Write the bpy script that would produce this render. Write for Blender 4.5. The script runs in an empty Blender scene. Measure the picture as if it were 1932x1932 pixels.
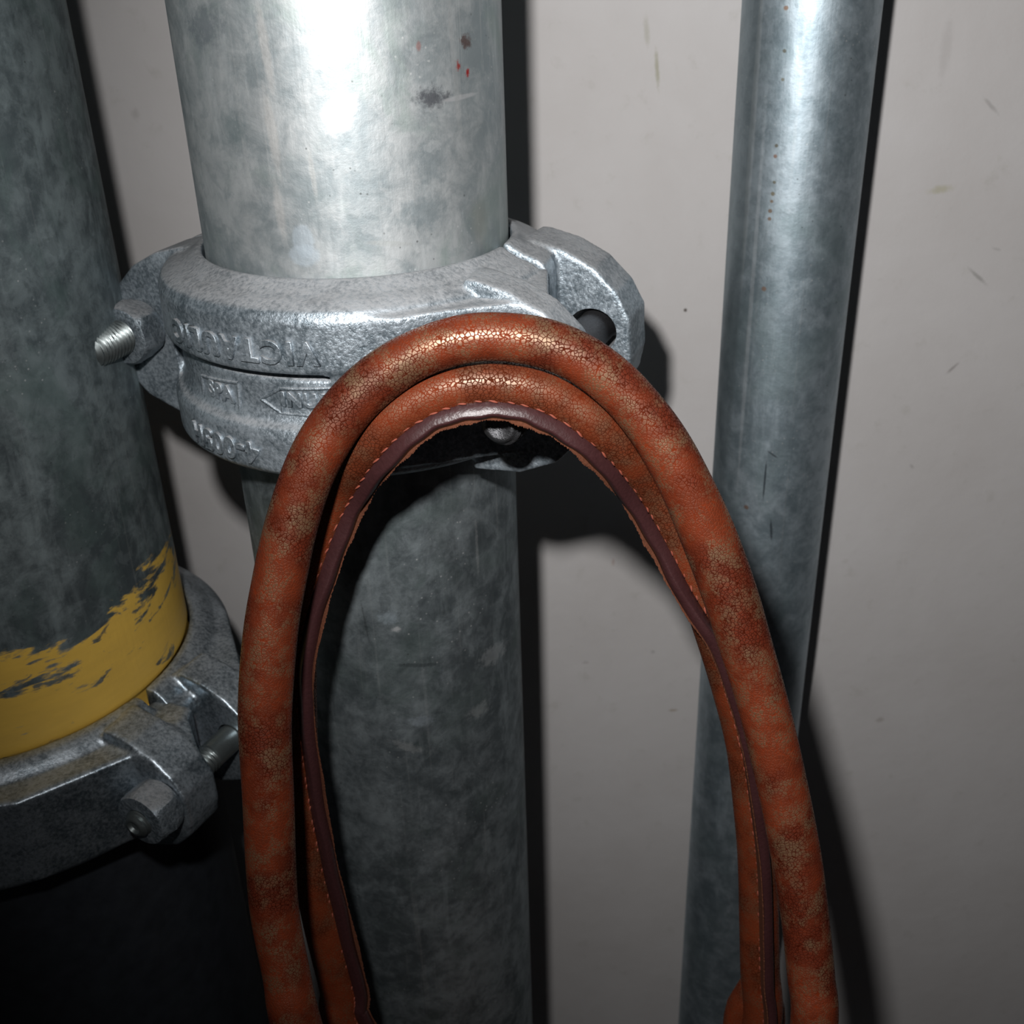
import bpy, bmesh, math, random
from mathutils import Vector, Matrix
from math import sin, cos, pi, radians
random.seed(4)
SC = bpy.context.scene
COL = SC.collection

# ------------------------------------------------------------------ camera
FPX = 2080.0                       # focal length in pixels of the 1932 frame
PITCH = math.atan(FPX / 3936)      # looking down about 28 degrees
ROLL = radians(1.88)
CAMZ = 1.30
_R = Vector((1, 0, 0)); _F = Vector((0, cos(PITCH), -sin(PITCH))); _U = Vector((0, sin(PITCH), cos(PITCH)))
CR = _R * cos(ROLL) - _U * sin(ROLL)
CU = _U * cos(ROLL) + _R * sin(ROLL)
O = Vector((0, 0, CAMZ))
cd = bpy.data.cameras.new('camera'); cam = bpy.data.objects.new('camera', cd); COL.objects.link(cam)
M = Matrix((CR, CU, -_F)).transposed().to_4x4(); M.translation = O
cam.matrix_world = M
cd.sensor_width = 36; cd.lens = 36 * FPX / 1932; cd.clip_start = .01; cd.clip_end = 50
cd.dof.use_dof = True; cd.dof.focus_distance = .355; cd.dof.aperture_fstop = 24
SC.camera = cam

# ------------------------------------------------------------------ light: one small camera flash, dim room
w = bpy.data.worlds.new('world'); SC.world = w; w.use_nodes = True
w.node_tree.nodes['Background'].inputs[0].default_value = (.9, .92, 1, 1)
w.node_tree.nodes['Background'].inputs[1].default_value = .012
ld = bpy.data.lights.new('camera_flash', 'SPOT'); fl = bpy.data.objects.new('camera_flash', ld); COL.objects.link(fl)
fl.location = O + CR * -.036 + CU * .068
ld.energy = 12.8; ld.shadow_soft_size = .009; ld.spot_size = radians(128); ld.spot_blend = 1.0; ld.color = (1, .985, .975)
FLASH_AIM = Vector((.33, .58, CAMZ - .18))
fl.rotation_euler = (FLASH_AIM - fl.location).to_track_quat('-Z', 'Y').to_euler()

vs = SC.view_settings
SC.display_settings.display_device = 'sRGB'
vs.view_transform = 'Standard'; vs.look = 'None'; vs.exposure = 0; vs.gamma = 1; vs.use_curve_mapping = False

# ------------------------------------------------------------------ pixel -> place helpers
def ray(px, py): return CR * ((px - 966) / FPX) - CU * ((py - 966) / FPX) + _F
def at(px, py, Y):
    d = ray(px, py); return O + d * (Y / d.y)
def cyl_hit(px, py, ax, r):
    d = ray(px, py); ox, oy = -ax[0], -ax[1]
    a = d.x**2 + d.y**2; b = 2 * (ox * d.x + oy * d.y); c = ox**2 + oy**2 - r * r
    D = b * b - 4 * a * c
    t = (-b - math.sqrt(max(D, 0))) / (2 * a); P = O + d * t
    return math.atan2(P.y - ax[1], P.x - ax[0]), P.z, P

# ------------------------------------------------------------------ node helpers
class NT:
    def __init__(s, name):
        s.m = bpy.data.materials.new(name); s.m.use_nodes = True; s.t = s.m.node_tree
        s.b = s.t.nodes['Principled BSDF']; s.co = s.n('ShaderNodeTexCoord').outputs['Object']
        s.pos = s.n('ShaderNodeNewGeometry').outputs['Position']
    def n(s, k, **kw):
        x = s.t.nodes.new(k)
        for a, b in kw.items(): setattr(x, a, b)
        return x
    def set(s, sock, v):
        if isinstance(v, bpy.types.NodeSocket): s.t.links.new(v, sock)
        elif hasattr(v, '__len__') and len(v) == 3 and sock.type == 'RGBA': sock.default_value = (*v, 1)
        else: sock.default_value = v
    def map(s, v, scale=(1, 1, 1), loc=(0, 0, 0), rot=(0, 0, 0)):
        x = s.n('ShaderNodeMapping'); s.set(x.inputs[0], v); x.inputs['Scale'].default_value = scale
        x.inputs['Location'].default_value = loc; x.inputs['Rotation'].default_value = rot; return x.outputs[0]
    def noise(s, v, sc, det=4, rough=.55, dist=0):
        x = s.n('ShaderNodeTexNoise'); s.set(x.inputs['Vector'], v); x.inputs['Scale'].default_value = sc
        x.inputs['Detail'].default_value = det; x.inputs['Roughness'].default_value = rough; x.inputs['Distortion'].default_value = dist
        return x.outputs['Fac']
    def vor(s, v, sc, feature='F1', out='Distance', rnd=1):
        x = s.n('ShaderNodeTexVoronoi', feature=feature); s.set(x.inputs['Vector'], v); x.inputs['Scale'].default_value = sc
        x.inputs['Randomness'].default_value = rnd; return x.outputs[out]
    def mr(s, v, a, b, c=0, d=1, smooth=False):
        x = s.n('ShaderNodeMapRange'); x.interpolation_type = 'SMOOTHSTEP' if smooth else 'LINEAR'
        s.set(x.inputs[0], v)
        for i, q in enumerate((a, b, c, d)): s.set(x.inputs[i + 1], q)
        return x.outputs[0]
    def math(s, op, a, b=0.0, c=0.0):
        x = s.n('ShaderNodeMath', operation=op); s.set(x.inputs[0], a); s.set(x.inputs[1], b); s.set(x.inputs[2], c); return x.outputs[0]
    def mix(s, f, a, b, mode='MIX'):
        x = s.n('ShaderNodeMix', data_type='RGBA', blend_type=mode); s.set(x.inputs[0], f); s.set(x.inputs[6], a); s.set(x.inputs[7], b); return x.outputs[2]
    def sep(s, v):
        x = s.n('ShaderNodeSeparateXYZ'); s.set(x.inputs[0], v); return x.outputs
    def blob(s, P, size, rot=(0, 0, 0), edge=.5, nz=None, amp=.6):
        """soft ellipsoid mark centred at the world place P"""
        x = s.n('ShaderNodeVectorMath', operation='SUBTRACT'); s.set(x.inputs[0], s.pos); x.inputs[1].default_value = P
        v = s.map(x.outputs[0], rot=rot)
        v = s.map(v, scale=tuple(1 / q for q in size))
        l = s.n('ShaderNodeVectorMath', operation='LENGTH'); s.set(l.inputs[0], v); d = l.outputs['Value']
        if nz is not None: d = s.math('ADD', d, s.math('MULTIPLY', s.math('SUBTRACT', nz, .5), amp * 2))
        return s.mr(d, 1, 1 - edge, 0, 1, True)
    def bump(s, h, dist, strength=1, normal=None):
        x = s.n('ShaderNodeBump'); s.set(x.inputs['Height'], h); x.inputs['Distance'].default_value = dist; x.inputs['Strength'].default_value = strength
        if normal is not None: s.set(x.inputs['Normal'], normal)
        return x.outputs[0]
    def out(s, **kw):
        for k, v in kw.items(): s.set(s.b.inputs[{'color': 'Base Color', 'rough': 'Roughness', 'metal': 'Metallic', 'normal': 'Normal', 'spec': 'Specular IOR Level', 'coat': 'Coat Weight', 'coatr': 'Coat Roughness', 'ani': 'Anisotropic', 'stint': 'Specular Tint'}[k]], v)
        return s.m

# ------------------------------------------------------------------ object helpers
def link(name, me, mat=None, parent=None, smooth=True):
    o = bpy.data.objects.new(name, me); COL.objects.link(o)
    if mat is not None and not me.materials: me.materials.append(mat)
    if parent is not None: o.parent = parent
    if smooth: me.polygons.foreach_set('use_smooth', [True] * len(me.polygons))
    return o
def bmo(name, bm, mat=None, parent=None, smooth=True):
    bmesh.ops.recalc_face_normals(bm, faces=bm.faces[:])
    me = bpy.data.meshes.new(name); bm.to_mesh(me); bm.free(); return link(name, me, mat, parent, smooth)
def empty(name, loc, rz=0):
    o = bpy.data.objects.new(name, None); COL.objects.link(o); o.location = loc; o.rotation_euler = (0, 0, rz); o.empty_display_size = .03; return o
def tag(o, label, cat, group=None):
    o['label'] = label; o['category'] = cat
    if group: o['group'] = group
    return o
def add_box(bm, lo, hi):
    x0, y0, z0 = lo; x1, y1, z1 = hi
    v = [bm.verts.new(p) for p in ((x0,y0,z0),(x1,y0,z0),(x1,y1,z0),(x0,y1,z0),(x0,y0,z1),(x1,y0,z1),(x1,y1,z1),(x0,y1,z1))]
    for f in ((0,3,2,1),(4,5,6,7),(0,1,5,4),(1,2,6,5),(2,3,7,6),(3,0,4,7)): bm.faces.new([v[i] for i in f])
def lathe(bm, prof, n=128, a0=0, a1=2 * pi, closed_profile=False, ctr=(0, 0)):
    full = abs(a1 - a0 - 2 * pi) < 1e-6
    k = n if full else n + 1
    rings = [[bm.verts.new((ctr[0] + r * cos(a0 + (a1 - a0) * i / n), ctr[1] + r * sin(a0 + (a1 - a0) * i / n), z)) for r, z in prof] for i in range(k)]
    m = len(prof)
    for i in range(n):
        A, B = rings[i], rings[(i + 1) % k]
        for j in range(m if closed_profile else m - 1):
            bm.faces.new((A[j], B[j], B[(j + 1) % m], A[(j + 1) % m]))
    if closed_profile and not full:
        bm.faces.new(rings[0]); bm.faces.new(rings[-1][::-1])
def prism(bm, poly, lo, hi, plane='XZ'):
    """poly extruded from lo to hi along the missing axis"""
    def P(a, b, c): return (a, c, b) if plane == 'XZ' else (a, b, c)
    A = [bm.verts.new(P(a, b, lo)) for a, b in poly]; B = [bm.verts.new(P(a, b, hi)) for a, b in poly]
    bm.faces.new(A); bm.faces.new(B[::-1])
    for i in range(len(poly)):
        j = (i + 1) % len(poly); bm.faces.new((A[i], A[j], B[j], B[i]))
def bake(o, *mods):
    for kind, kw in mods:
        m = o.modifiers.new('m', kind)
        for k, v in kw.items(): setattr(m, k, v)
    bpy.context.view_layer.update()
    dg = bpy.context.evaluated_depsgraph_get()
    me = bpy.data.meshes.new_from_object(o.evaluated_get(dg)); old = o.data; mats = list(old.materials)
    o.modifiers.clear(); o.data = me; bpy.data.meshes.remove(old)
    if not me.materials:
        for q in mats: me.materials.append(q)
    me.polygons.foreach_set('use_smooth', [True] * len(me.polygons)); return o
def catmull(P, n):
    """list of tuples -> densely interpolated tuples, evenly stepped"""
    out = []; k = len(P[0])
    for i in range(len(P) - 1):
        p0 = P[max(i - 1, 0)]; p1 = P[i]; p2 = P[i + 1]; p3 = P[min(i + 2, len(P) - 1)]
        for s in range(n):
            t = s / n
            out.append(tuple(.5 * (2 * p1[c] + (p2[c] - p0[c]) * t + (2 * p0[c] - 5 * p1[c] + 4 * p2[c] - p3[c]) * t * t + (3 * p1[c] - p0[c] - 3 * p2[c] + p3[c]) * t**3) for c in range(k)))
    out.append(P[-1]); return out

# ------------------------------------------------------------------ places
AX_C = (-.055, .4213); R_C = .05715        # centre riser, 114 mm pipe
AX_L = (-.236, .418);  R_L = .0841         # left riser, 168 mm pipe
AX_R = (.139, .531);   R_R = .0302         # thin riser by the wall
WALL_Y = .585
ZC = CAMZ - .137                            # middle of the centre coupling
ZL = CAMZ - .3065                            # middle of the left coupling

# ------------------------------------------------------------------ materials
def galvanised(name, seed, light=(.36, .395, .41), dark=(.15, .18, .19), green=(.22, .27, .26), marks=(), rough=(.3, .5), metal=.55, scratch=.5, yellow=None):
    t = NT(name); co = t.map(t.co, loc=(seed, seed * .7, 0))
    st = t.map(co, scale=(1, 1, .16))
    big = t.noise(t.map(co, scale=(1, 1, .55)), 24, 6, .66, .25)
    mid = t.noise(co, 85, 8, .72, .35)
    fine = t.noise(co, 420, 4, .6)
    streak = t.noise(st, 95, 5, .6, .2)
    sp = t.n('ShaderNodeTexVoronoi'); t.set(sp.inputs['Vector'], t.map(co, scale=(1, 1, .6))); sp.inputs['Scale'].default_value = 38
    cell = t.sep(sp.outputs['Color'])[0]
    v = t.math('ADD', t.math('MULTIPLY', big, .55), t.math('MULTIPLY', mid, .45))
    c = t.mix(t.mr(v, .40, .60, 0, 1, True), dark, light)
    sm_ = t.noise(t.map(co, loc=(2, 5, 1)), 130, 5, .6, .5)
    c = t.mix(t.math('MULTIPLY', t.mr(sm_, .54, .60, 0, 1, True), .30), c, light)
    c = t.mix(t.math('MULTIPLY', t.mr(sm_, .46, .40, 0, 1, True), .35), c, dark)
    c = t.mix(t.math('MULTIPLY', t.mr(t.noise(co, 30, 5, .6, .8), .5, .68, 0, 1, True), .6), c, green)
    c = t.mix(t.math('MULTIPLY', t.mr(streak, .56, .7, 0, 1, True), .35), c, tuple(min(1, q * 1.35) for q in light))
    c = t.mix(t.math('MULTIPLY', cell, .05), c, (.55, .58, .6))
    # thin pale drag lines along the pipe and pin-prick specks
    ln = t.noise(t.map(co, scale=(1, 1, .02)), 420, 3, .5)
    c = t.mix(t.math('MULTIPLY', t.mr(ln, .62, .72), .28 * scratch), c, (.62, .63, .62))
    speck = t.math('MULTIPLY', t.mr(t.vor(co, 330), .16, .07), t.mr(t.noise(co, 34, 3), .53, .63))
    c = t.mix(t.math('MULTIPLY', speck, .75), c, (.66, .68, .68))
    pit = t.math('MULTIPLY', t.mr(t.vor(co, 210), .10, .05), t.mr(t.noise(t.map(co, loc=(3, 1, 2)), 25, 3), .52, .6))
    c = t.mix(t.math('MULTIPLY', pit, .6), c, (.06, .065, .06))
    nz = t.noise(co, 330, 6, .75)
    for P, size, rot, colr, a, amp, edge in marks:
        c = t.mix(t.math('MULTIPLY', t.blob(P, size, rot, edge, nz, amp), a), c, colr)
    rg = t.mr(t.math('ADD', mid, t.math('MULTIPLY', fine, .3)), .45, .85, rough[0], rough[1])
    h = t.math('ADD', t.math('MULTIPLY', fine, .5), t.math('ADD', t.math('MULTIPLY', ln, .5), mid))
    mt = metal
    if yellow:
        zz = t.sep(t.pos)[2]
        n1 = t.noise(t.map(t.pos, scale=(1, 1, 2.6)), 26, 6, .62, .5)
        n2 = t.noise(t.map(t.pos, scale=(1, 1, 5)), 60, 5, .65, .3)
        e = t.math('ADD', zz, t.math('ADD', t.math('MULTIPLY', t.math('SUBTRACT', n1, .5), .085), t.math('MULTIPLY', t.math('SUBTRACT', n2, .5), .04)))
        f = t.mr(e, yellow + .004, yellow - .002)
        miss = t.mr(t.noise(t.map(t.pos, scale=(1, 1, 3), loc=(.3, 0, .1)), 48, 5, .6, .6), .61, .66)
        f = t.math('MULTIPLY', f, t.math('SUBTRACT', 1, t.math('MULTIPLY', miss, .85)))
        yc = t.mix(t.noise(t.map(t.pos, scale=(1, 1, 4)), 60, 4), (.72, .45, .09), (.90, .57, .10))
        c = t.mix(f, c, yc); mt = t.math('MULTIPLY', t.math('SUBTRACT', 1, f), metal); rg = t.mix(f, rg, (.42, .42, .42))
    return t.out(color=c, rough=rg, metal=mt, normal=t.bump(h, .00025, .55), spec=.4)

def cast_zinc(name, seed, k=1.0, dust=1.0, rough=(.28, .46), metal=.6, relief=.0006):
    t = NT(name); co = t.map(t.pos, loc=(seed, 0, 0))
    big = t.noise(co, 45, 6, .65, .8); pits = t.noise(co, 680, 5, .68); mid = t.noise(co, 170, 4, .6)
    c = t.mix(t.mr(t.math('ADD', t.math('MULTIPLY', big, .5), t.math('MULTIPLY', pits, .5)), .36, .62, 0, 1, True), (.13 * k, .165 * k, .19 * k), (.46 * k, .52 * k, .57 * k))
    nz = t.sep(t.n('ShaderNodeNewGeometry').outputs['Normal'])[2]
    dm = t.math('MULTIPLY', t.mr(t.math('ADD', nz, t.math('MULTIPLY', t.math('SUBTRACT', big, .5), .5)), .45, .9, 0, 1, True), t.mr(pits, .3, .6, .55, 1))
    dm = t.math('MULTIPLY', dm, .78 * dust)
    c = t.mix(dm, c, (.31 * k, .305 * k, .305 * k))
    h = t.math('ADD', t.math('MULTIPLY', pits, .8), mid)
    return t.out(color=c, rough=t.mix(dm, t.mr(pits, .3, .7, rough[0], rough[1]), (.85, .85, .85)), metal=t.math('MULTIPLY', t.math('SUBTRACT', 1, dm), metal),
                 normal=t.bump(h, relief, .8), spec=.5)

def leather(name, a=(.062, .0085, .0028), b=(.150, .080, .042), sheen=1.0, gl=.42, seed=0.0):
    t = NT(name); co = t.map(t.pos, loc=(seed, 0, 0))
    wob = t.n('ShaderNodeVectorMath', operation='ADD'); t.set(wob.inputs[0], co)
    nn = t.n('ShaderNodeTexNoise'); t.set(nn.inputs['Vector'], co); nn.inputs['Scale'].default_value = 900
    sc_ = t.n('ShaderNodeVectorMath', operation='SCALE'); t.set(sc_.inputs[0], nn.outputs['Color']); sc_.inputs['Scale'].default_value = .0004
    t.set(wob.inputs[1], sc_.outputs[0])
    e = t.vor(wob.outputs[0], 860, 'DISTANCE_TO_EDGE')
    groove = t.mr(e, .01, .17, 0, 1, True)
    patch = t.mr(t.noise(co, 125, 6, .66, .2), .45, .64, 0, 1, True)
    patch2 = t.mr(t.noise(t.map(co, loc=(.4, .2, .1)), 38, 3, .55), .42, .6, 0, 1, True)
    tone = t.mr(t.noise(co, 210, 4, .6), .3, .7)
    top = t.mix(patch, t.mix(tone, a, tuple(q * 1.6 for q in a)), b)
    gcol = t.mix(patch2, tuple(q * .6 for q in a), (.105, .014, .005))
    c = t.mix(groove, gcol, top)
    c = t.mix(t.math('MULTIPLY', patch2, .18), c, (.20, .045, .012))
    fine = t.noise(co, 2600, 3, .6)
    h = t.math('ADD', t.mr(e, 0, .14, 0, 1, True), t.math('MULTIPLY', fine, .12))
    rg = t.mix(groove, (.75, .75, .75), t.mr(patch, 0, 1, .42, .37))
    t.out(color=c, rough=rg, metal=t.math('MULTIPLY', groove, t.mr(patch, 0, 1, gl * .12, gl)), normal=t.bump(h, .00007, .9), spec=t.math('MULTIPLY', groove, t.mr(patch, 0, 1, .50 * sheen, 1.0 * sheen)))
    t.b.inputs['IOR'].default_value = 1.72
    t.b.inputs['Specular Tint'].default_value = (1, .88, .70, 1)
    return t.m

def simple(name, col, rough=.5, metal=0, nsc=300, var=.25, bump=.0001, spec=.5):
    t = NT(name); n = t.noise(t.pos, nsc, 4, .6)
    c = t.mix(n, tuple(q * (1 - var) for q in col), tuple(q * (1 + var) for q in col))
    return t.out(color=c, rough=rough, metal=metal, normal=t.bump(n, bump, .6), spec=spec)

def wall_mat():
    t = NT('wall_plaster'); co = t.pos
    n = t.noise(co, 9, 5, .6, .3); n2 = t.noise(co, 60, 5, .65); n3 = t.noise(co, 900, 3)
    c = t.mix(t.mr(n, .3, .7), (.475, .455, .445), (.53, .515, .51))
    c = t.mix(t.math('MULTIPLY', t.mr(n2, .58, .72, 0, 1, True), .22), c, (.33, .32, .28))
    nz = t.noise(co, 260, 4, .7)
    def W(px, py): return tuple(at(px, py, WALL_Y))
    for px, py, sx, sz, ry, col_, a in (
        (1182, 519, .0026, .0009, -.6, (.12, .12, .10), .7), (1293, 585, .0014, .0014, 0, (.06, .045, .035), .9),
        (1775, 357, .0085, .0030, .15, (.36, .34, .22), .55), (1870, 200, .008, .0014, -.75, (.25, .24, .23), .45),
        (1845, 522, .010, .0014, -.7, (.22, .215, .2), .55), (1797, 695, .006, .0013, .8, (.22, .2, .19), .6),
        (1240, 130, .0016, .012, .1, (.27, .26, .17), .6), (1220, 60, .002, .010, .1, (.3, .29, .22), .4),
        (1500, 30, .0018, .003, 0, (.2, .15, .13), .5), (1270, 1340, .0045, .0016, 0, (.28, .22, .16), .6),
        (1232, 1230, .002, .002, 0, (.25, .25, .24), .4), (1105, 1250, .003, .0016, 0, (.27, .26, .25), .35),
        (1157, 1060, .0014, .004, 0, (.36, .26, .23), .5), (1720, 880, .003, .0012, -.8, (.25, .24, .23), .4),
        (1660, 1358, .004, .003, 0, (.28, .25, .22), .45), (1880, 470, .004, .0012, -.3, (.3, .29, .28), .4),
        (1785, 90, .004, .02, 0, (.36, .34, .33), .3), (1140, 860, .003, .003, 0, (.3, .29, .28), .3),
        (255, 215, .003, .004, 0, (.33, .31, .30), .4)):
        c = t.mix(t.math('MULTIPLY', t.blob(W(px, py), (sx, .02, sz), (0, ry, 0), .8, nz, .5), a), c, col_)
    h = t.math('ADD', t.math('MULTIPLY', n2, 1.0), t.math('MULTIPLY', n3, .12))
    return t.out(color=c, rough=.8, normal=t.bump(h, .0006, .5), spec=.25)

# marks on the upper centre pipe, each at its own place on the metal
def CP(px, py): return tuple(cyl_hit(px, py, AX_C, R_C)[2])
UP_MARKS = [
    (CP(815, 186), (.0072, .02, .0046), (0, -.15, 0), (.10, .105, .12), .85, 1.2, .8),
    (CP(868, 184), (.0075, .02, .0010), (0, .05, 0), (.60, .61, .62), .7, .3, .5),
    (CP(878, 80), (.0022, .02, .0032), (0, 0, 0), (.13, .075, .065), .85, 1.5, .8),
    (CP(864, 124), (.0011, .02, .0019), (0, 0, 0), (.42, .045, .035), .9, 1.8, .8),
    (CP(882, 137), (.0009, .02, .0017), (0, 0, 0), (.45, .02, .02), .95, 1.5, .8),
    (CP(790, 88), (.0010, .02, .0020), (0, 0, 0), (.42, .12, .09), .45, .5, .6),
    (CP(572, 455), (.0042, .02, .0066), (0, 0, 0), (.58, .66, .72), .6, .3, .3),
    (CP(575, 482), (.0062, .02, .0042), (0, 0, 0), (.56, .64, .70), .55, .3, .3),
    (CP(640, 215), (.0060, .02, .0085), (0, -.6, 0), (.62, .66, .68), .5, .5, .4),
    (CP(500, 90), (.0022, .02, .017), (0, .06, 0), (.62, .61, .59), .55, .45, .6),
    (CP(513, 250), (.0024, .02, .017), (0, .06, 0), (.62, .61, .59), .55, .45, .6),
    (CP(528, 400), (.0022, .02, .013), (0, .05, 0), (.62, .61, .59), .5, .45, .6),
    (CP(590, 330), (.0013, .02, .010), (0, .05, 0), (.60, .60, .58), .45, .4, .6),
    (CP(857, 120), (.0011, .02, .030), (0, .03, 0), (.50, .52, .52), .5, .3, .5),
    (CP(817, 275), (.0032, .02, .0022), (0, .4, 0), (.75, .77, .77), .7, 1.5, .4),
    (CP(385, 50), (.0095, .02, .0085), (0, .3, 0), (.17, .20, .23), .6, 1.0, .8),
    (CP(440, 240), (.0060, .02, .0080), (0, 0, 0), (.20, .26, .27), .5, 1.0, .8),
    (CP(800, 400), (.0105, .02, .0075), (0, 0, 0), (.25, .30, .32), .55, 1.0, .7),
    (CP(820, 300), (.0085, .02, .010), (0, 0, 0), (.26, .31, .33), .5, 1.0, .7),
    (CP(735, 460), (.0100, .02, .0012), (0, -.15, 0), (.45, .47, .46), .5, .3, .5),
    (CP(905, 420), (.004, .02, .012), (0, 0, 0), (.40, .39, .35), .4, .3, .8),
]
LO_MARKS = [
    (CP(735, 1165), (.0052, .02, .0040), (0, -.3, 0), (.55, .64, .70), 0.48, 1.10, 0.60),
    (CP(748, 1187), (.0022, .02, .0016), (0, 0, 0), (.8, .8, .8), 0.56, 1.10, 0.60),
    (CP(930, 1235), (.008, .02, .0060), (0, -.6, 0), (.62, .65, .66), 0.40, 1.10, 0.60),
    (CP(905, 1340), (.006, .02, .0045), (0, 0, 0), (.6, .63, .63), 0.36, 1.10, 0.60),
    (CP(790, 1255), (.012, .02, .0012), (0, -.2, 0), (.05, .06, .065), 0.48, 1.10, 0.60),
    (CP(690, 1180), (.0006, .02, .012), (0, .08, 0), (.06, .065, .07), 0.44, 1.10, 0.60),
    (CP(900, 1030), (.0007, .02, .016), (0, 0, 0), (.55, .56, .56), 0.32, 1.10, 0.60),
    (CP(795, 1360), (.0075, .02, .0032), (0, -.2, 0), (.5, .57, .63), 0.40, 1.10, 0.60),
    (CP(770, 1410), (.009, .02, .0030), (0, -.5, 0), (.58, .6, .6), 0.36, 1.10, 0.60),
]
CR_ = lambda px, py: tuple(cyl_hit(px, py, AX_R, R_R)[2])
RT_MARKS = [(CR_(x, y), (s, .02, s * 1.1), (0, 0, 0), c_, .8, .4, .5) for x, y, s, c_ in (
    (1483, 15, .0011, (.30, .17, .10)), (1480, 96, .0009, (.14, .13, .09)), (1477, 150, .0008, (.2, .19, .14)), (1465, 275, .0009, (.15, .13, .08)),
    (1463, 295, .0010, (.28, .15, .09)), (1461, 344, .0008, (.16, .14, .08)), (1458, 366, .0010, (.22, .18, .10)), (1456, 380, .0009, (.25, .17, .1)),
    (1453, 398, .0010, (.24, .15, .08)), (1452, 413, .0010, (.27, .16, .09)), (1441, 545, .0013, (.30, .19, .13)), (1408, 957, .0014, (.30, .17, .11)))]
RT_MARKS += [(CR_(1443, 905), (.0006, .02, .014), (0, 0, 0), (.04, .05, .06), .8, .3, .5), (CR_(1458, 858), (.004, .02, .0006), (0, -.6, 0), (.04, .05, .06), .7, .4, .5),
             (CR_(1455, 1000), (.0008, .02, .008), (0, .1, 0), (.04, .05, .06), .7, .4, .5),
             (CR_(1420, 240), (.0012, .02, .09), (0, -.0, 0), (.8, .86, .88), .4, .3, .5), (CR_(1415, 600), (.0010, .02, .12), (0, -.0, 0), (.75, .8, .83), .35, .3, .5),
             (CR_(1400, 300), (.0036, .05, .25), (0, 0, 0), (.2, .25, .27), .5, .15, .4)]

M_UP = galvanised('galvanised_bright', 1.3, light=(.51, .535, .54), dark=(.315, .36, .375), green=(.33, .40, .375), marks=UP_MARKS, rough=(.50, .62), metal=.76, scratch=1)
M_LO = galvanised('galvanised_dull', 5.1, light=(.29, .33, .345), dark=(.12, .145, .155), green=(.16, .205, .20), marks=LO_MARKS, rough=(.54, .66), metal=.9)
M_RT = galvanised('galvanised_blue', 9.4, light=(.47, .55, .60), dark=(.27, .34, .38), green=(.30, .385, .41), marks=RT_MARKS, rough=(.47, .57), metal=.88)
M_LU = galvanised('galvanised_painted_foot', 3.7, light=(.33, .39, .40), dark=(.12, .15, .16), green=(.18, .25, .24), rough=(.50, .66), metal=.75, yellow=CAMZ - .242)
M_LL = simple('dark_pipe_coating', (.035, .040, .048), .5, .2, 120, .5, .0003, .35)
M_CZ = cast_zinc('cast_zinc', 0, k=.90, relief=.00042)
M_CZL = cast_zinc('cast_zinc_dull', 2, k=1.15, dust=.35, rough=(.28, .38), metal=.85, relief=.00015)
M_BOLT = simple('plated_steel', (.25, .28, .28), .4, .9, 500, .25, .00006)
M_NUT = cast_zinc('dusty_plated_steel', 7, k=.85, dust=1.0, rough=(.25, .4), metal=.7)
M_BOLTD = simple('oily_steel', (.09, .09, .095), .42, .85, 1500, .7, .0006)
M_RUB = simple('black_rubber', (.02, .02, .02), .6, 0, 300, .3)
M_LEA = leather('rust_leather', seed=0)
M_LEB = leather('rust_leather_inner', a=(.072, .0145, .005), b=(.10, .038, .018), sheen=.8, gl=.15, seed=3)
M_WELT = simple('burgundy_edge_paint', (.034, .0115, .012), .40, 0, 700, .3, .0003, .5)
M_RAW = simple('raw_leather_edge', (.085, .030, .016), .9, 0, 1500, .6, .0004, .1)
M_THR = simple('salmon_thread', (.20, .048, .028), .7, 0, 3000, .3, .0001, .3)
M_WALL = wall_mat()
M_FLOOR = simple('floor_concrete', (.20, .19, .18), .85, 0, 30, .25, .001)

# ------------------------------------------------------------------ setting
def slab(name, lo, hi, mat):
    bm = bmesh.new(); add_box(bm, lo, hi); o = bmo(name, bm, mat, smooth=False); o['kind'] = 'structure'; return o
slab('wall_back', (-1.6, WALL_Y, 0), (1.6, WALL_Y + .1, 2.5), M_WALL)
slab('floor', (-1.6, -1.2, -.08), (1.6, WALL_Y + .1, 0), M_FLOOR)

# ------------------------------------------------------------------ pipes
def pipe(name, ax, r, z0, z1, mat, groove=None, n=192, wall=.004):
    """hollow pipe from z0 to z1; groove = 'low' or 'high' puts the rolled groove and rounded lip at that end"""
    p = []
    if groove == 'low': p += [(r - .0022, z0), (r - .0002, z0 + .0014), (r, z0 + .0025), (r, z0 + .012), (r - .002, z0 + .0135), (r - .002, z0 + .021), (r - .0016, z0 + .0222), (r - .0004, z0 + .0236), (r, z0 + .0246), (r, z0 + .0262), (r, z0 + .05)]
    else: p += [(r, z0)]
    if groove == 'high': p += [(r, z1 - .05), (r, z1 - .0262), (r, z1 - .0246), (r - .0004, z1 - .0236), (r - .0016, z1 - .0222), (r - .002, z1 - .021), (r - .002, z1 - .0135), (r, z1 - .012), (r, z1 - .0025), (r - .0002, z1 - .0014), (r - .0022, z1)]
    else: p += [(r, z1)]
    bm = bmesh.new(); zz = [(a, b) for a, b in p] + [(r - wall, z1), (r - wall, z0)]
    lathe(bm, [(a, b) for a, b in zz], n, closed_profile=True)
    e = bmo(name, bm, mat)
    e.location = (ax[0], ax[1], 0)
    e.data.set_sharp_from_angle(angle=radians(40)) if hasattr(e.data, 'set_sharp_from_angle') else None
    return e
tag(pipe('steel_pipe', AX_C, R_C, ZC + .0005, 2.5, M_UP, 'low'), 'bright galvanised steel pipe above the central coupling, with smudges and red specks', 'pipe')
tag(pipe('steel_pipe', AX_C, R_C, 0, ZC - .0005, M_LO, 'high'), 'dull blue-grey galvanised pipe below the central coupling, seen through the leather loop', 'pipe')
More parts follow.
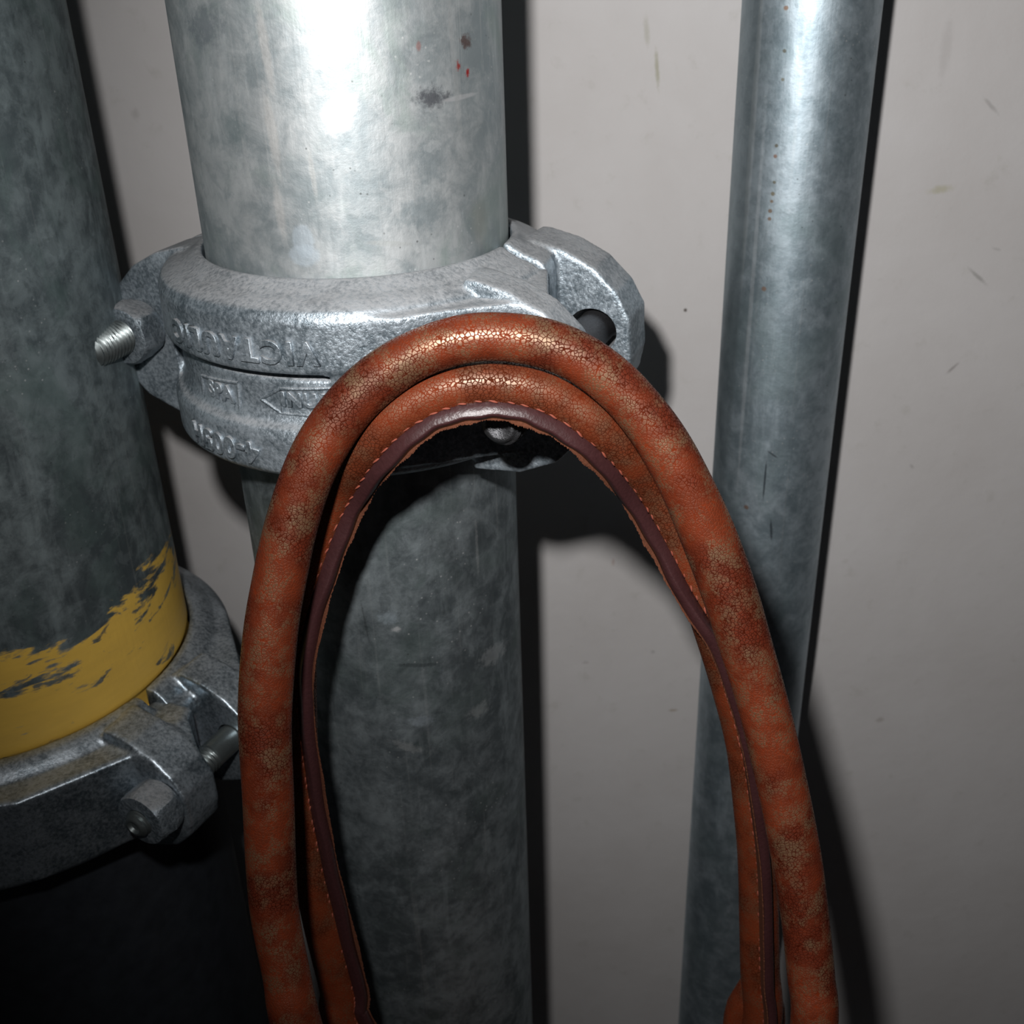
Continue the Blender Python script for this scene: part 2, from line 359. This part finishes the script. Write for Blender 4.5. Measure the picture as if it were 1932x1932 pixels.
tag(pipe('steel_pipe', AX_L, R_L, ZL + .0005, 2.5, M_LU, 'low'), 'wide dark grey pipe at the left with a yellow painted band at its foot', 'pipe')
tag(pipe('steel_pipe', AX_L, R_L, 0, ZL - .0005, M_LL, 'high'), 'black coated pipe in the lower left corner, below the left coupling', 'pipe')
tag(pipe('steel_pipe', AX_R, R_R, 0, 2.5, M_RT, None, 128), 'thin blue-grey galvanised pipe standing close to the wall on the right', 'pipe')

# ------------------------------------------------------------------ couplings
def bolt_mesh(name, r, length, pitch, t_len, mat, parent, end=.8, cup=.0012):
    """threaded rod along local -Y from y=0 (inside) to y=-length (free end); plain shank then a helical thread"""
    bm = bmesh.new(); n = 32; rows = []
    ys = [0.0]
    ys += [length - t_len]
    k = int(t_len / pitch * 6)
    ys += [length - t_len + (t_len - .0012) * (i + 1) / k for i in range(k)]
    for y in ys:
        row = []
        for i in range(n):
            a = 2 * pi * i / n
            if y <= length - t_len: rr = r * .97
            else:
                ph = ((y / pitch) - i / n) % 1.0
                rr = r - r * .17 * abs(2 * ph - 1)
                tail = (length - y) / .003
                if tail < 1: rr *= end + (1 - end) * tail
            row.append(bm.verts.new((rr * cos(a), -y, rr * sin(a))))
        rows.append(row)
    for y, s in ((length - .0004, end * .86), (length, end * .76), (length, end * .60), (length - cup, end * .42)):
        rows.append([bm.verts.new((r * s * cos(2 * pi * i / n), -y, r * s * sin(2 * pi * i / n))) for i in range(n)])
    for A, B in zip(rows, rows[1:]):
        for i in range(n): bm.faces.new((A[i], A[(i + 1) % n], B[(i + 1) % n], B[i]))
    bm.faces.new(rows[-1]); bm.faces.new(rows[0][::-1])
    o = bmo(name, bm, mat, parent); o.data.set_sharp_from_angle(angle=radians(50)); return o
def nut_mesh(name, af, h, bore, mat, parent, rot=0):
    """hex nut on the local Y axis, chamfered both faces"""
    bm = bmesh.new(); n = 72; R0 = af / 2
    def hexr(a):
        q = (a + pi / 6) % (pi / 3) - pi / 6; return R0 / cos(q)
    rows = []
    for y, f in ((0, 0), (0, 1), (.0016, 2), (h * .5, 3), (h - .0016, 2), (h, 1), (h + .0004, 4), (h + .0004, 0), (0, 0)):
        row = []
        for i in range(n):
            a = 2 * pi * i / n; hx = hexr(a)
            rr = {0: bore, 1: R0 * .985, 2: min(hx, R0 * (1.0 + .07)), 3: hx, 4: R0 * .9}[f]
            row.append(bm.verts.new((rr * cos(a + rot), -y, rr * sin(a + rot))))
        rows.append(row)
    rows[-1] = rows[0]
    for A, B in zip(rows, rows[1:]):
        if A is B: continue
        for i in range(n): bm.faces.new((A[i], A[(i + 1) % n], B[(i + 1) % n], B[i]))
    bmesh.ops.remove_doubles(bm, verts=bm.verts[:], dist=1e-6)
    o = bmo(name, bm, mat, parent); o.data.set_sharp_from_angle(angle=radians(28)); return o

def coupling(name, ax, zc, rot, prof, L, r_ring, pad, mat, vox, fy, ry, bolts, label, nut_mat, bolt_mats):
    """two cast halves round the joint. local +X = right lug, local -Y = towards the viewer; bolts lie along Y"""
    root = empty(name, (ax[0], ax[1], zc), rot); tag(root, label, 'pipe coupling')
    wo = (-.001, -.011) if pad_k == 1 else (.007, -.006); hr = .0098 if pad_k == 1 else .0072
    bolt_r, hx, hh = (.0073 if pad_k == 1 else .0062), .0225, .0125
    pad_top = [q for q in pad if q[1] > .008 * pad_k]
    arc = lambda sx, sy, degs: [(sx * r_ring * .875 * cos(radians(q)), sy * r_ring * .875 * sin(radians(q))) for q in degs]
    for half in (0, 1):
        bm = bmesh.new(); sgn = -1 if half == 0 else 1
        a0, a1 = (pi + .03, 2 * pi - .03) if half == 0 else (.03, pi - .03)
        lathe(bm, prof, 150, a0, a1, True)
        # lug plates and the webs that run into them (y toward viewer is negative)
        for side in (-1, 1):
            t0, t1 = (fy if half == 0 else ry)[0 if side < 0 else 1]      # distance toward the viewer
            poly = [(side * u, z) for u, z in pad]
            prism(bm, poly, -t1, -t0)
            web, zt = (half, side), .0275
            tf, tb = t1, t0
            if half == 0:
                if side > 0: pl = [(r_ring * .30, -r_ring * .93), (r_ring * .62, -r_ring * .83), (r_ring * .84, -r_ring * .66), (L - .010, -tf - .0015), (L + wo[0], -tf), (L + wo[0] - .002, -tb), (L + wo[1], 0), (L + wo[1] - .003, .006), (r_ring * .88, .006)] + arc(1, -1, (8, 25, 42, 58))
                else: pl = [(-r_ring * .80, -r_ring * .58), (-r_ring * .93, -tf), (-L + .004, -tf), (-L + .004, -tb), (-r_ring * .88, -tb)] + arc(-1, -1, (12, 24))
            else:
                if side > 0: pl = [(r_ring * .30, r_ring * .93), (r_ring * .70, r_ring * .72), (L - .004, -tb), (L - .002, -tf), (r_ring * .86, -tf)] + arc(1, 1, (24, 40, 56))
                else: pl = [(-r_ring * .30, r_ring * .93), (-r_ring * .72, r_ring * .70), (-L + .004, -tb), (-L + .004, -tf), (-r_ring * .88, -tf)] + arc(-1, 1, (10, 24, 40, 56))
            before = set(bm.verts)
            prism(bm, pl, -zt * pad_k, zt * pad_k, 'XY')
            for v in set(bm.verts) - before:
                u = abs(v.co.x)
                for (u0, z0), (u1, z1) in zip(pad_top, pad_top[1:]):
                    if u0 <= u <= u1: lim = z0 + (z1 - z0) * (u - u0) / (u1 - u0); break
                else: lim = zt * pad_k if u < pad_top[0][0] else pad_top[-1][1]
                v.co.z = math.copysign(min(abs(v.co.z), lim - .0005), v.co.z)
        o = bmo('housing', bm, mat, root)
        # bolt holes
        bake(o, ('REMESH', dict(mode='VOXEL', voxel_size=vox)), ('SMOOTH', dict(factor=.6, iterations=5)))
        cut = bmesh.new()
        for side in (-1, 1):
            ring = [(side * L + hr * cos(2 * pi * i / 28), hr * .92 * sin(2 * pi * i / 28)) for i in range(28)]
            prism(cut, ring, -.09, .07)
        # hollow the bore so the housing never bites into the pipe
        c = bmo('cutter', cut, mat, root)
        bake(o, ('BOOLEAN', dict(operation='DIFFERENCE', object=c, solver='FAST')))
        bpy.data.objects.remove(c)
        if hasattr(o.data, 'set_sharp_from_angle'): o.data.set_sharp_from_angle(angle=radians(55))
    # rubber gasket between the halves
    g = bmesh.new(); rp = prof[0][0]
    lathe(g, [(rp - .0002, -.016), (r_ring * .90, -.014), (r_ring * .90, .014), (rp - .0002, .016)], 96, closed_profile=True)
    bmo('gasket', g, M_RUB, root)
    for side, t_end, t_nut, t_back, bmat in bolts:
        b = bolt_mesh('bolt', bolt_r, t_end + t_back, .0019, min(.046, t_end + t_back - .02), bmat, root)
        b.location = (side * L, t_back, 0)
        n = nut_mesh('nut', hx, hh, bolt_r * .93, nut_mat, b, radians(8)); n.location = (0, -(t_back + t_nut), 0)
        hd = bmesh.new(); prof_h = [(0, 0), (.0098, 0), (.0104, .002), (.009, .006), (.005, .0078), (0, .008)]
        lathe(hd, prof_h, 32); bmesh.ops.remove_doubles(hd, verts=hd.verts[:], dist=1e-6)
        bmesh.ops.rotate(hd, verts=hd.verts[:], matrix=Matrix.Rotation(-pi / 2, 3, 'X'))
        h_ = bmo('bolt_head', hd, bmat, b); h_.location = (0, -.0005, 0)
    return root
pad_k = 1.0
PAD = [(.060, .0338), (.064, .0335), (.076, .0305), (.088, .0245), (.097, .016), (.1025, .006), (.103, -.010), (.101, -.020), (.092, -.0300), (.078, -.0360), (.060, -.0370)]
PROF_C = [(.0580, .0355), (.0600, .0362), (.0625, .0345), (.0660, .0325), (.0705, .0312), (.0740, .0290), (.0757, .0255), (.0760, .0085), (.0750, .0074), (.0690, .0074), (.0690, .0046), (.0712, .0040), (.0710, -.0070), (.0722, -.0110), (.0750, -.0135), (.0760, -.0165), (.0760, -.0290), (.0740, -.0312), (.0650, -.0345), (.0580, -.0355),
          (.0580, -.0200), (.0650, -.0165), (.0650, .0165), (.0580, .0200)]
ROT_C = radians(-22)
COUP = coupling('pipe_coupling', AX_C, ZC, ROT_C, PROF_C, .0875, .0755, PAD, M_CZ, .00085,
         fy=((.003, .026), (.022, .038)), ry=((-.022, .000), (-.040, -.018)),
         bolts=((-1, .0600, .0272, .030, M_BOLT), (1, .0785, .0392, .048, M_BOLTD)),
         label='pale cast coupling with raised lettering clamped on the central pipe, behind the leather loop', nut_mat=M_NUT, bolt_mats=None)
PAD_L = [(.0905 + (u - .060) * .88, z * .80) for u, z in PAD]
PROF_L = [(.0850, .0255), (.0870, .0262), (.0895, .0258), (.0920, .0244), (.0945, .0224), (.0962, .0204), (.0978, .0194), (.1000, .0186), (.1018, .0170), (.1028, .0145), (.1022, .0115), (.1000, .0095), (.0990, .0060), (.0988, -.0090), (.1000, -.0120), (.1030, -.0138), (.1055, -.0165), (.1062, -.0195), (.1050, -.0228), (.0960, -.0252), (.0850, -.0255),
          (.0850, -.0160), (.0920, -.0130), (.0920, .0130), (.0850, .0160)]
pad_k = .76
COUPL = coupling('pipe_coupling', AX_L, ZL, radians(-27), PROF_L, .1165, .1015, PAD_L, M_CZL, .0011,
         fy=((.003, .026), (.008, .027)), ry=((-.022, .000), (-.034, -.016)),
         bolts=((-1, .0500, .0272, .030, M_BOLT), (1, .0440, .0275, .042, M_BOLT)),
         label='dark shiny cast coupling under the yellow band of the left pipe', nut_mat=M_NUT, bolt_mats=None)

# ------------------------------------------------------------------ raised casting marks
def cast_text(name, body, px, py, r, size, upside=True, ext=.0010, off=.0, spacing=1.0, zfix=None, bold=.0002):
    """raised letters on the coupling rim, centred where the ray through (px, py) meets the rim"""
    cu = bpy.data.curves.new('t', 'FONT'); cu.body = body; cu.size = size; cu.extrude = ext; cu.bevel_depth = .00025; cu.bevel_resolution = 1
    cu.offset = bold; cu.align_x = 'CENTER'; cu.align_y = 'CENTER'; cu.resolution_u = 4; cu.space_character = spacing
    tmp = bpy.data.objects.new('t', cu); COL.objects.link(tmp); bpy.context.view_layer.update()
    me = bpy.data.meshes.new_from_object(tmp.evaluated_get(bpy.context.evaluated_depsgraph_get()))
    bpy.data.objects.remove(tmp)
    th, z, _ = cyl_hit(px, py, AX_C, r)
    if zfix is not None: z = ZC + zfix
    curve_mesh(me, th, z, r, -1 if upside else 1)
    me.materials.clear(); o = link(name, me, M_CZ, None, False)
    place_world(o); return o
def curve_mesh(me, th, z, r, s):
    for v in me.vertices:
        x, y, d = v.co; x *= s; y *= s
        a = th + x / r; rr = r + d
        v.co = (AX_C[0] + rr * cos(a), AX_C[1] + rr * sin(a), z + y)
def place_world(o):
    bpy.context.view_layer.update(); o.parent = COUP
    o.matrix_parent_inverse = COUP.matrix_world.inverted()
cast_text('lettering', 'VICTAULIC', 434, 651, .0758, .0108, ext=.0010, spacing=1.26, bold=.00025, zfix=.0160)
cast_text('lettering', '4-005H', 420, 846, .0758, .0108, ext=.0010, spacing=1.15, bold=.0003, zfix=-.0225)
cast_text('lettering', 'SPA', 417, 739, .0712, .0082, upside=False, ext=.0006, bold=.0002, spacing=1.05)
cast_text('lettering', 'INUFM', 590, 757, .0712, .0068, upside=False, ext=.0005, bold=.0002, spacing=1.2)
def ridge(name, pts, r, half=.0006, ht=.0007, closed=True):
    """low raised line on the rim through picked places"""
    q = [cyl_hit(x, y, AX_C, r)[:2] for x, y in pts]
    bm = bmesh.new(); n = len(q)
    for i in range(n if closed else n - 1):
        (a0, z0), (a1, z1) = q[i], q[(i + 1) % n]
        k = 6; prev = None
        dx, dz = (a1 - a0) * r, z1 - z0; l = math.hypot(dx, dz); nx, nz = -dz / l * half, dx / l * half
        for j in range(k + 1):
            f = j / k; a = a0 + (a1 - a0) * f; z = z0 + dz * f; row = []
            for ox, rr in ((-1.0, r - .0005), (-.6, r + ht), (.6, r + ht), (1.0, r - .0005)):
                aa = a + nx * ox / r; row.append(bm.verts.new((AX_C[0] + rr * cos(aa), AX_C[1] + rr * sin(aa), z + nz * ox)))
            if prev:
                for c in range(3): bm.faces.new((prev[c], prev[c + 1], row[c + 1], row[c]))
            prev = row
    place_world(bmo(name, bm, M_CZ))
ridge('label_frame', [(382, 708), (450, 722), (454, 772), (387, 750)], .0711)
ridge('arrow_outline', [(640, 731), (530, 733), (493, 752), (532, 779), (640, 785)], .0711, closed=False)
ridge('arrow_divider', [(531, 737), (534, 777)], .0711, closed=False)

# ------------------------------------------------------------------ leather handbag handles
def tube_bm(pts, n=28, shape=None):
    """pts: list of (Vector, radius, hint dir). returns bm and frames"""
    fr = []
    for i, (P, r, hd) in enumerate(pts):
        T = (pts[min(i + 1, len(pts) - 1)][0] - pts[max(i - 1, 0)][0]).normalized()
        D = (hd - T * hd.dot(T)).normalized(); S = T.cross(D); fr.append((P, r, T, D, S))
    bm = bmesh.new(); rows = []
    for P, r, T, D, S in fr:
        row = []
        for i in range(n):
            a = 2 * pi * i / n; k = 1.0
            if shape: k = shape(a)
            row.append(bm.verts.new(P + (D * cos(a) + S * sin(a)) * r * k))
        rows.append(row)
    for A, B in zip(rows, rows[1:]):
        for i in range(n): bm.faces.new((A[i], A[(i + 1) % n], B[(i + 1) % n], B[i]))
    bm.faces.new(rows[0][::-1]); bm.faces.new(rows[-1]); return bm, fr
def cam_dir(v): return CR * v[0] + CU * v[1] - _F * v[2]
def px_path(ctrl, n=8, extra0=(), extra1=()):
    """ctrl rows: px, py, width_px, Y, hint(right, up, toward) -> world path with radius"""
    P = []
    for px, py, w_, Y, h in ctrl:
        d = ray(px, py); k = Y / d.y; hv = cam_dir(h)
        P.append((*(O + d * k), w_ * k / FPX / 2, *hv))
    P = list(extra0) + P + list(extra1)
    return [(Vector(q[:3]), q[3], Vector(q[4:7])) for q in catmull(P, n)]
def outside(px, py, w_, Y, dz, h, dx=0, dy=0):
    d = ray(px, py); k = Y / d.y; P = O + d * k; hv = cam_dir(h); return (P.x + dx, P.y + dy, P.z - dz, w_ * k / FPX / 2, *hv)
H0 = (0, 0, 1)
A_CTRL = [(559, 1932, 93, 0.258, H0), (540, 1836, 90, 0.263, H0), (516, 1700, 93, 0.271, H0), (506, 1500, 96, 0.280, H0), (500, 1350, 99, 0.287, H0), (510, 1200, 101, 0.293, H0),
          (527, 1095, 102, 0.297, H0), (550, 990, 101, 0.300, H0), (583, 890, 100, 0.303, H0), (625, 812, 98, 0.306, H0), (678, 746, 96, 0.308, H0), (745, 692, 94, 0.309, H0), (815, 657, 93, 0.309, H0),
          (885, 638, 93, 0.309, H0), (955, 636, 92, 0.309, H0), (1028, 648, 92, 0.309, H0), (1095, 676, 93, 0.308, H0), (1160, 724, 95, 0.307, H0), (1215, 784, 98, 0.305, H0), (1260, 850, 100, 0.303, H0), (1300, 927, 101, 0.301, H0), (1340, 1020, 103, 0.299, H0), (1375, 1115, 103, 0.296, H0),
          (1405, 1212, 100, 0.293, H0), (1437, 1320, 98, 0.289, H0), (1463, 1425, 96, 0.285, H0), (1486, 1530, 94, 0.280, H0), (1506, 1640, 91, 0.275, H0), (1521, 1750, 89, 0.270, H0), (1530, 1840, 89, 0.265, H0), (1536, 1932, 90, 0.260, H0)]
pa = px_path(A_CTRL, 10, [outside(559, 1932, 92, .262, .12, H0, .008, -.004), outside(559, 1932, 92, .262, .06, H0, .006, -.003)], [outside(1536, 1932, 90, .264, .06, H0, 0, -.003), outside(1536, 1932, 90, .264, .12, H0, 0, -.004)])
pi_, TO, IN = pi, None, None
B_CTRL = [(655, 1932, 76, 0.3140, (1, -.1, .35)), (640, 1860, 75, 0.3160, (1, -.1, .4)), (606, 1725, 74, 0.3180, (.95, 0, .45)), (583, 1600, 74, 0.3200, (.85, 0, .6)), (567, 1464, 73, 0.3220, (.7, 0, .75)), (561, 1330, 73, 0.3230, (.5, 0, .87)),
          (562, 1220, 74, 0.3230, (.5, -.05, .87)), (573, 1110, 75, 0.3230, (.75, -.15, .65)), (596, 1010, 76, 0.3230, (.95, -.35, .3)), (632, 925, 78, 0.3222, (.85, -.55, .15)), (682, 850, 80, 0.3142, (.7, -.7, .15)), (740, 790, 82, 0.3115, (.5, -.85, .15)),
          (800, 750, 84, 0.3115, (.3, -.95, .15)), (865, 727, 84, 0.3115, (.12, -1, .15)), (930, 721, 84, 0.3115, (0, -1, .15)), (1000, 731, 84, 0.3115, (-.2, -1, .15)), (1065, 757, 83, 0.3115, (-.4, -.9, .15)), (1125, 798, 82, 0.3115, (-.6, -.8, .15)),
          (1180, 850, 80, 0.3152, (-.7, -.7, .2)), (1235, 922, 79, 0.3220, (-.8, -.6, .25)), (1278, 1000, 79, 0.3240, (-.85, -.5, .35)), (1312, 1085, 78, 0.3240, (-.7, -.3, .7)), (1343, 1175, 77, 0.3240, (-.3, 0, .95)), (1377, 1285, 76, 0.3240, (-.18, 0, .98)), (1406, 1400, 75, 0.3240, (-.12, 0, .99)),
          (1420, 1510, 75, 0.3230, (-.04, 0, 1)), (1429, 1620, 74, 0.3220, (.03, 0, 1)), (1432, 1740, 74, 0.3210, (.05, 0, 1)), (1434, 1830, 74, 0.3200, (.05, 0, 1)), (1437, 1932, 74, 0.3190, (.05, 0, 1))]
pb = px_path(B_CTRL, 10, [outside(655, 1932, 76, .318, .07, (1, -.1, .35), .028)], [outside(1437, 1932, 74, .323, .07, (.05, 0, 1), -.004)])

BAG = empty('handbag', (.045, .29, CAMZ - .60)); tag(BAG, 'rust brown leather handbag hung by two rolled handles over the central coupling bolt', 'handbag')
def to_bag(o):
    o.parent = BAG; o.matrix_parent_inverse = Matrix.Translation(BAG.location).inverted(); return o
def sub(o, par):
    o.parent = par; return o
def lump(k):                         # a few dents and swellings along the roll
    return 1 + .018 * sin(k * .11 + 1) + .006 * sin(k * .31)
pa = [(P, r * lump(i), h) for i, (P, r, h) in enumerate(pa)]
bm, fa = tube_bm(pa, 36); HA = to_bag(bmo('handle', bm, M_LEA)); HA['label'] = 'front handle with cracked bronze sheen'
tear = lambda a: 1 + .06 * max(0, cos(a))**6
bm, fb = tube_bm(pb, 36, tear); HB = to_bag(bmo('handle', bm, M_LEB)); HB['label'] = 'rear handle with dark stitched welt'

def welt(frames, par, stitch_step, r_add=.0043, th=.0042, full=True):
    bm = bmesh.new(); rows = []
    prof = [(-1, -.0022), (-1, r_add - .0007), (-.86, r_add - .0001), (.80, r_add - .0001), (1, r_add - .0008), (1, -.0022)]
    for i, (P, r, T, D, S) in enumerate(frames):
        wv = .00025 * sin(i * .23) + .00018 * sin(i * .61 + 1)
        rows.append([bm.verts.new(P + D * (r + d + (wv if d > 0 else 0)) + S * (th / 2 * s + wv * .4)) for s, d in prof])
    for A, B in zip(rows, rows[1:]):
        for j in range(len(prof)): k = (j + 1) % len(prof); bm.faces.new((A[j], A[k], B[k], B[j]))
    bm.faces.new(rows[0]); bm.faces.new(rows[-1][::-1])
    wl = sub(bmo('welt', bm, M_WELT), par); wl['label'] = 'dark burgundy welt'
    return wl
# which way along S is the viewer's side at the crown of the loop
mid = fb[len(fb) // 2]; NEAR = 1 if mid[4].dot(O - mid[0]) > 0 else -1
WL = welt(fb, HB, 0)
def raw_edge(frames, par):
    rnd = random.Random(3); bm = bmesh.new(); rows = []
    dense = []
    for a, b in zip(frames, frames[1:]):
        for s in range(4):
            f = s / 4; dense.append(tuple(a[q] * (1 - f) + b[q] * f for q in range(5)))
    for i, (P, r, T, D, S) in enumerate(dense):
        far = -NEAR; j1 = rnd.uniform(-.00018, .00028)
        w0 = .0042 + .00035 * sin(i * .07) + .0002 * sin(i * .19)
        rows.append([bm.verts.new(P + D * (r + d) + S * far * s) for s, d in ((.0016, w0 - .0012), (.0018, w0 + .0004), (.0020, w0 + .0007 + j1), (.0023, w0 + .0004 + j1), (.0024, -.0018), (.0018, -.0018))])
    for A, B in zip(rows, rows[1:]):
        for j in range(6): bm.faces.new((A[j], A[(j + 1) % 6], B[(j + 1) % 6], B[j]))
    bm.faces.new(rows[0]); bm.faces.new(rows[-1][::-1])
    e = sub(bmo('raw_edge', bm, M_RAW, smooth=False), par); e['label'] = 'frayed pale leather edge'
raw_edge(fb, HB)
# stitches: short fat threads, one object each, sharing one mesh
sm = bmesh.new(); bmesh.ops.create_icosphere(sm, subdivisions=1, radius=1)
for v in sm.verts: v.co = Vector((v.co.x * .0021, v.co.y * .00038, v.co.z * .00042))
SME = bpy.data.meshes.new('stitch'); sm.to_mesh(SME); sm.free(); SME.materials.append(M_THR)
SME.polygons.foreach_set('use_smooth', [True] * len(SME.polygons))
def stitches(frames, par, step=.0052):
    acc = 0
    for a, b in zip(frames, frames[1:]):
        seg = (b[0] - a[0]).length; acc += seg
        if acc >= step:
            acc -= step; P, r, T, D, S = b
            for s in (NEAR, -NEAR):
                o = bpy.data.objects.new('stitch', SME); COL.objects.link(o); o.parent = par
                Q = P + D * (r * (.96 + random.uniform(-.03, .02))) + S * s * .0025
                X = (T + D * random.uniform(.08, .32)).normalized(); Y_ = (S * s + D * .5); Y_ = (Y_ - X * Y_.dot(X)).normalized(); Z_ = X.cross(Y_)
                m = Matrix((X, Y_, Z_)).transposed().to_4x4(); m.translation = Q
                o.matrix_basis = m
stitches(fb, HB)

# leather tabs where the rear handle meets the bag, and the bag body below the frame
def tab(px, py, Y, wpx, top, name='handle_tab', dz=.075, spread=1.0):
    d = ray(px, py); k = Y / d.y; P = O + d * k; hw = wpx * k / FPX / 2
    bm = bmesh.new(); rows = []
    prof = [(0.0, .28), (.006, .50), (.012, .72), (.018, .92), (.026, 1.0), (.05, 1.0), (dz, 1.02)]
    for z, s in prof:
        row = []
        for i in range(24):
            a = 2 * pi * i / 24; c, s_ = cos(a), sin(a)
            row.append(bm.verts.new((P.x + math.copysign(abs(c)**.6, c) * hw * s, P.y + math.copysign(abs(s_)**.7, s_) * (.0082 - .003 * min(1, z / .03)), P.z - z)))
        rows.append(row)
    for A, B in zip(rows, rows[1:]):
        for i in range(24): bm.faces.new((A[i], A[(i + 1) % 24], B[(i + 1) % 24], B[i]))
    bm.faces.new(rows[0]); bm.faces.new(rows[-1][::-1])
    t_ = to_bag(bmo(name, bm, M_LEB))
    # stitch row round the tab
    for sx in (-1, 1):
        for q in range(10):
            o = bpy.data.objects.new('stitch', SME); COL.objects.link(o); o.parent = t_
            m = Matrix.Rotation(pi / 2, 4, 'Y'); m.translation = (P.x + sx * hw * .86, P.y - .0058 + .0004, P.z - .028 - q * .0045); o.matrix_basis = m
tab(1432, 1842, .325, 118, 0)
tab(650, 1960, .320, 118, 0)
bb = bmesh.new(); rows = []
for z, hw, hd in ((-.505, .128, .026), (-.508, .131, .029), (-.53, .138, .040), (-.60, .150, .055), (-.68, .156, .060), (-.74, .152, .056), (-.765, .140, .044), (-.768, .10, .03)):
    rows.append([bb.verts.new((.045 + math.copysign(abs(cos(a))**.5, cos(a)) * hw, .296 + math.copysign(abs(sin(a))**.7, sin(a)) * hd, CAMZ + z)) for a in [2 * pi * i / 64 for i in range(64)]])
for A_, B_ in zip(rows, rows[1:]):
    for i in range(64): bb.faces.new((A_[i], A_[(i + 1) % 64], B_[(i + 1) % 64], B_[i]))
bb.faces.new(rows[0]); bb.faces.new(rows[-1][::-1])
to_bag(bmo('bag_body', bb, M_LEA))
